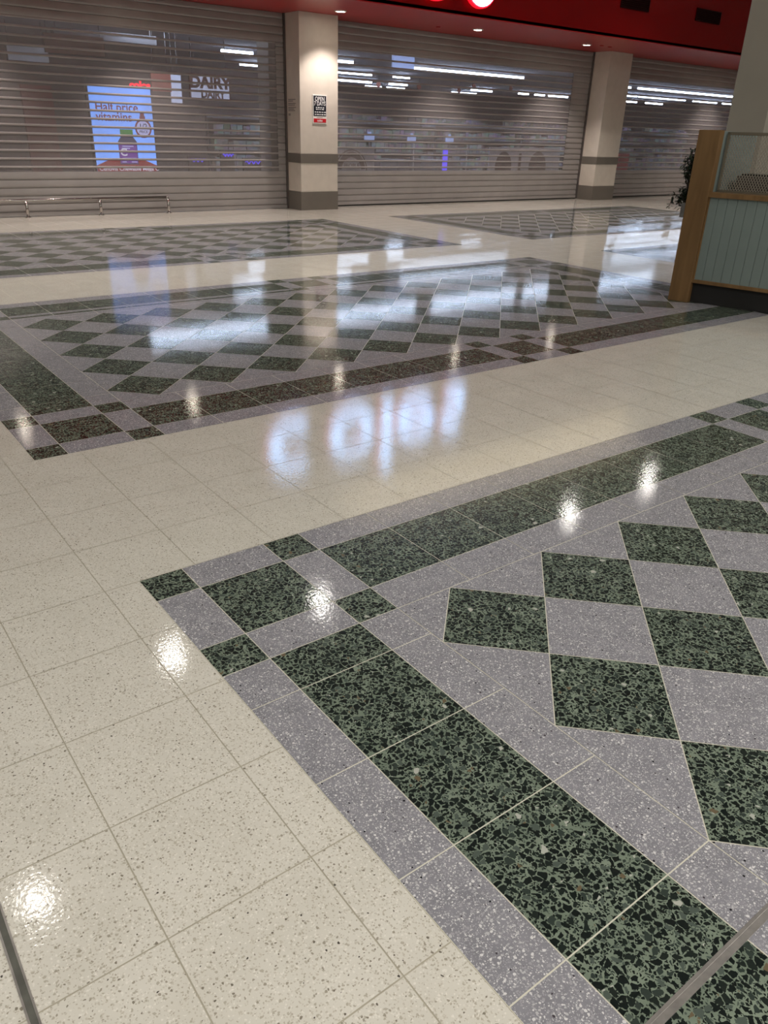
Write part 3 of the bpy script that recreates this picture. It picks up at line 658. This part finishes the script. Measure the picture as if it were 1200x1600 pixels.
for i, (a, z, wh) in enumerate(((55.2, 9.5, 'right of the left pillar'), (62.0, 9.4, 'second from the left pillar'), (68.4, 9.5, 'above the small checkouts'), (75.2, 9.4, 'at the centre of the middle shutter'),
                                (77.8, 10.0, 'just right of centre in the middle shutter'), (84.7, 10.1, 'toward the right of the middle shutter'))):
    t = thing('hanging_tag', 'small round coral tag hanging in the shop, '+wh, 'sign', W(a, -80, z), 'coral hanging tags')
    s = MB(); s.cyl(W(a, -80, z), W(a, -79.95, z), 0.33*T, 12); s.build('disc', M['coral'], t)
    s = MB(); s.cyl(W(a, -79.97, z+0.3), W(a, -79.97, 10.6), 0.03*T, 6); s.build('cord', M['gond'], t)
# shelf units
rnd = random.Random(11)
def gondola(a, b_, v, h_, label):
    t = thing('shelf_unit', label, 'shelf', W((a+b_)/2, v, 0), 'shop shelf units')
    s = MB(); s.box(a, b_, v-0.1, v+0.1, 0, h_); s.build('back_panel', M['gond'], t)
    s = MB(); s.box(a, b_, v+0.1, v+1.4, 0, 0.5); s.build('base', M['gond'], t)
    z = 1.4; p = MB()
    x = a+0.1
    while z < h_-0.2:
        s = MB(); s.box(a, b_, v+0.1, v+1.2, z, z+0.07); s.build('shelf', M['gond'], t)
        z += 1.15
    for zz in [0.5]+[1.47+1.15*k for k in range(8)]:
        if zz > h_-0.5: break
        x = a+0.1
        while x < b_-0.5:
            w_ = rnd.uniform(0.4, 1.2); hh = rnd.uniform(0.45, 0.9); p.box(x, min(x+w_, b_-0.1), v+0.2, v+1.1, zz, zz+hh); x += w_+0.05
    o = p.build('packets', M['prod'], t); o['kind'] = 'stuff'
k = 0
for v, us, h_ in ((-57, (28, 40, 52, 64, 76), 5.2), (-70, (46, 60, 74, 88, 102), 5.8), (-84, (52, 70, 88, 106, 122), 6.2)):
    for i, a in enumerate(us):
        gondola(a, a+10, v, h_, 'grey shelf unit of packets, %s in the %s row behind the shutters' % (['first from the left', 'second', 'third', 'fourth', 'last'][i], {-57: 'first', -70: 'second', -84: 'third'}[v]))

# ------------------------------------------------------------------ oak kiosk
kt = thing('kiosk_counter', 'oak framed kiosk counter with sage green board front at the right edge', 'counter', W(19.17, -6.86, 0), rz=math.radians(-78))
ORG[kt.name] = Vector((0, 0, 0))
KL = 9.0
def kb(name, boxes, m, bevel=0.003, parent=kt):
    s = MB()
    for x in boxes: s.lbox(*x)
    return s.build(name, m, parent, origin=(0, 0, 0), bevel=bevel)
kb('end_post', [(0, 0.60, 0, 0.32, 0, 4.64)], M['oak'])
kb('end_panel', [(0.30, 0.58, 0.32, 3.2, 0, 4.62)], M['teal'])
kb('countertop', [(0.58, KL, 0.04, 3.2, 2.93, 3.06)], M['oak'])
n = 0; gx = 0.60; bw_ = 0.268
s = MB()
while gx < KL:
    x1 = min(gx+bw_, KL); s.lbox(gx+0.006, x1-0.006, 0.13, 0.20, 0.66, 2.93); gx += bw_
s.lbox(0.6, KL, 0.15, 0.25, 0.66, 2.93); s.build('front_boards', M['teal'], kt, origin=(0, 0, 0), bevel=0.003)
kb('base_rail', [(0.58, KL, 0.07, 0.25, 0.57, 0.67)], M['oak'])
kb('corner_bead', [(0.60, 0.64, 0.09, 0.15, 0.67, 2.93)], M['oak'])
kb('kickplate', [(0.58, KL, 0.22, 0.4, 0, 0.57)], M['black'])
kb('back_panel', [(0.58, KL, 3.05, 3.2, 0, 2.93)], M['teal'])
mf = kb('mesh_frame', [(0.62, 0.68, 0.55, 0.62, 3.06, 4.60), (0.62, 4.4, 0.55, 0.62, 4.53, 4.60), (0.62, 4.4, 0.55, 0.62, 3.06, 3.12), (4.34, 4.40, 0.55, 0.62, 3.06, 4.60), (2.5, 2.56, 0.55, 0.62, 3.06, 4.60)], M['bronze'])
s = MB(); st_ = 0.075; X0, X1, Z0, Z1 = 0.68, 4.34, 3.12, 4.53; th = 0.0065
for sgn in (1, -1):
    c0 = X0-(Z1-Z0)*2
    x = c0
    while x < X1+(Z1-Z0)*2:
        # line x + sgn*(z-Z0)*0.5*2
        pts = []
        k_ = 0.62
        z_a, z_b = Z0, Z1
        xa = x; xb = x+sgn*(Z1-Z0)*k_
        # clip to the frame
        def cl(xa, za, xb, zb):
            t0, t1 = 0.0, 1.0; dx = xb-xa
            for lo, s_ in ((X0, 1), (X1, -1)):
                d0, d1 = (xa-lo)*s_, (xb-lo)*s_
                if d0 < 0 and d1 < 0: return None
                if d0 < 0: t0 = max(t0, d0/(d0-d1))
                elif d1 < 0: t1 = min(t1, d0/(d0-d1))
            if t0 >= t1: return None
            return (xa+dx*t0, za+(zb-za)*t0, xa+dx*t1, za+(zb-za)*t1)
        q = cl(xa, Z0, xb, Z1)
        if q:
            A = Vector((q[0]*T, 0.585*T, q[1]*T)); B_ = Vector((q[2]*T, 0.585*T, q[3]*T)); d = (B_-A).normalized(); nn = Vector((-d.z, 0, d.x))*th*T; dd = Vector((0, 0.008*T, 0))
            for e_ in (-1, 1):
                s.poly([A+nn+dd*e_, B_+nn+dd*e_, B_-nn+dd*e_, A-nn+dd*e_])
                s.poly([A+nn*e_-dd, B_+nn*e_-dd, B_+nn*e_+dd, A+nn*e_+dd])
        x += st_
s.build('wire_mesh', M['wire'], mf, origin=(0, 0, 0))
kb('mesh_post', [(2.05, 2.30, 0.62, 0.9, 3.06, 4.75)], M['oak'])
# dark appliance on the counter behind the mesh
t = thing('counter_appliance', 'low dark box standing on the kiosk counter behind the wire mesh', 'appliance', W(21.3, -5.9, 3.065), rz=math.radians(-78))
ORG[t.name] = Vector((0, 0, 0))
s = MB(); s.lbox(-0.6, 0.9, -0.4, 0.5, 0.0, 0.42); s.build('body', M['guide'], t, origin=(0, 0, 0), bevel=0.01)
s = MB(); s.lbox(-0.5, 0.8, -0.3, 0.4, 0.42, 0.47); s.build('lid', M['black'], t, origin=(0, 0, 0), bevel=0.004)
# tall laminate column rising behind the kiosk
t = thing('kiosk_column', 'tall glossy cream column rising behind the kiosk counter', 'column', W(25.7, -8.95, 0))
s = MB(); s.box(25.0, 26.4, -9.64, -8.27, 0.4, 17.6); s.build('shaft', M['laminate'], t, bevel=0.006)
s = MB(); s.box(24.97, 26.43, -9.67, -8.24, 0, 0.4); s.build('skirting', M['band'], t)

# ------------------------------------------------------------------ plant beyond the kiosk post
t = thing('potted_plant', 'bushy dark leaved plant in a grey trough behind the oak kiosk post', 'plant', W(21.0, -7.75, 0))
s = MB(); s.box(20.7, 22.2, -8.0, -7.5, 2.2, 2.62); s.build('planter', M['pot'], t, bevel=0.004)
s = MB(); s.box(21.9, 22.0, -7.7, -7.6, 0, 2.2); s.box(22.05, 22.15, -7.7, -7.6, 0, 2.2); s.box(21.7, 22.2, -7.8, -7.5, 0, 0.05); s.build('stand', M['guide'], t)
rnd = random.Random(5); f = MB(); st = MB()
def leaf(mb, p, d, l, wd):
    d = d.normalized(); sd = d.cross(Vector((0, 0, 1))); sd = sd.normalized() if sd.length > 0.1 else Vector((1, 0, 0)); n_ = sd.cross(d)
    P = [p, p+d*l*0.35+sd*wd*0.5+n_*l*0.05, p+d*l*0.75+sd*wd*0.35, p+d*l-n_*l*0.1, p+d*l*0.75-sd*wd*0.35, p+d*l*0.35-sd*wd*0.5+n_*l*0.05]
    c = p+d*l*0.5-n_*l*0.08
    for i in range(6): mb.poly([P[i], P[(i+1) % 6], c], 0, True)
for i in range(120):
    bu, bv = rnd.uniform(20.8, 22.0), rnd.uniform(-8.0, -7.7)
    ang = rnd.uniform(0, 2*math.pi); out = rnd.uniform(0.05, 0.5); hgt = rnd.uniform(-0.3, 1.55)
    p0 = W(bu, bv, 2.6); p1 = W(bu+0.4*out*math.cos(ang), bv-out*abs(math.sin(ang))*0.9-0.05, 2.85+max(hgt, 0)*0.5); p2 = W(bu+0.7*out*math.cos(ang), bv-out*abs(math.sin(ang))*0.9-0.1, 2.7+hgt)
    st.cyl(p0, p1, 0.004, 5, cap=False); st.cyl(p1, p2, 0.003, 5, cap=False)
    for k in range(13):
        q = p1.lerp(p2, k/12)+Vector((rnd.uniform(-1, 1), rnd.uniform(-1, 1), rnd.uniform(-1, 1)))*0.02
        leaf(f, q, Vector((rnd.uniform(-1, 1), rnd.uniform(-1, 1), rnd.uniform(-0.8, 0.6))), rnd.uniform(0.035, 0.06), rnd.uniform(0.02, 0.034))
f.build('foliage', M['leaf'], t); st.build('stems', M['stem'], t)
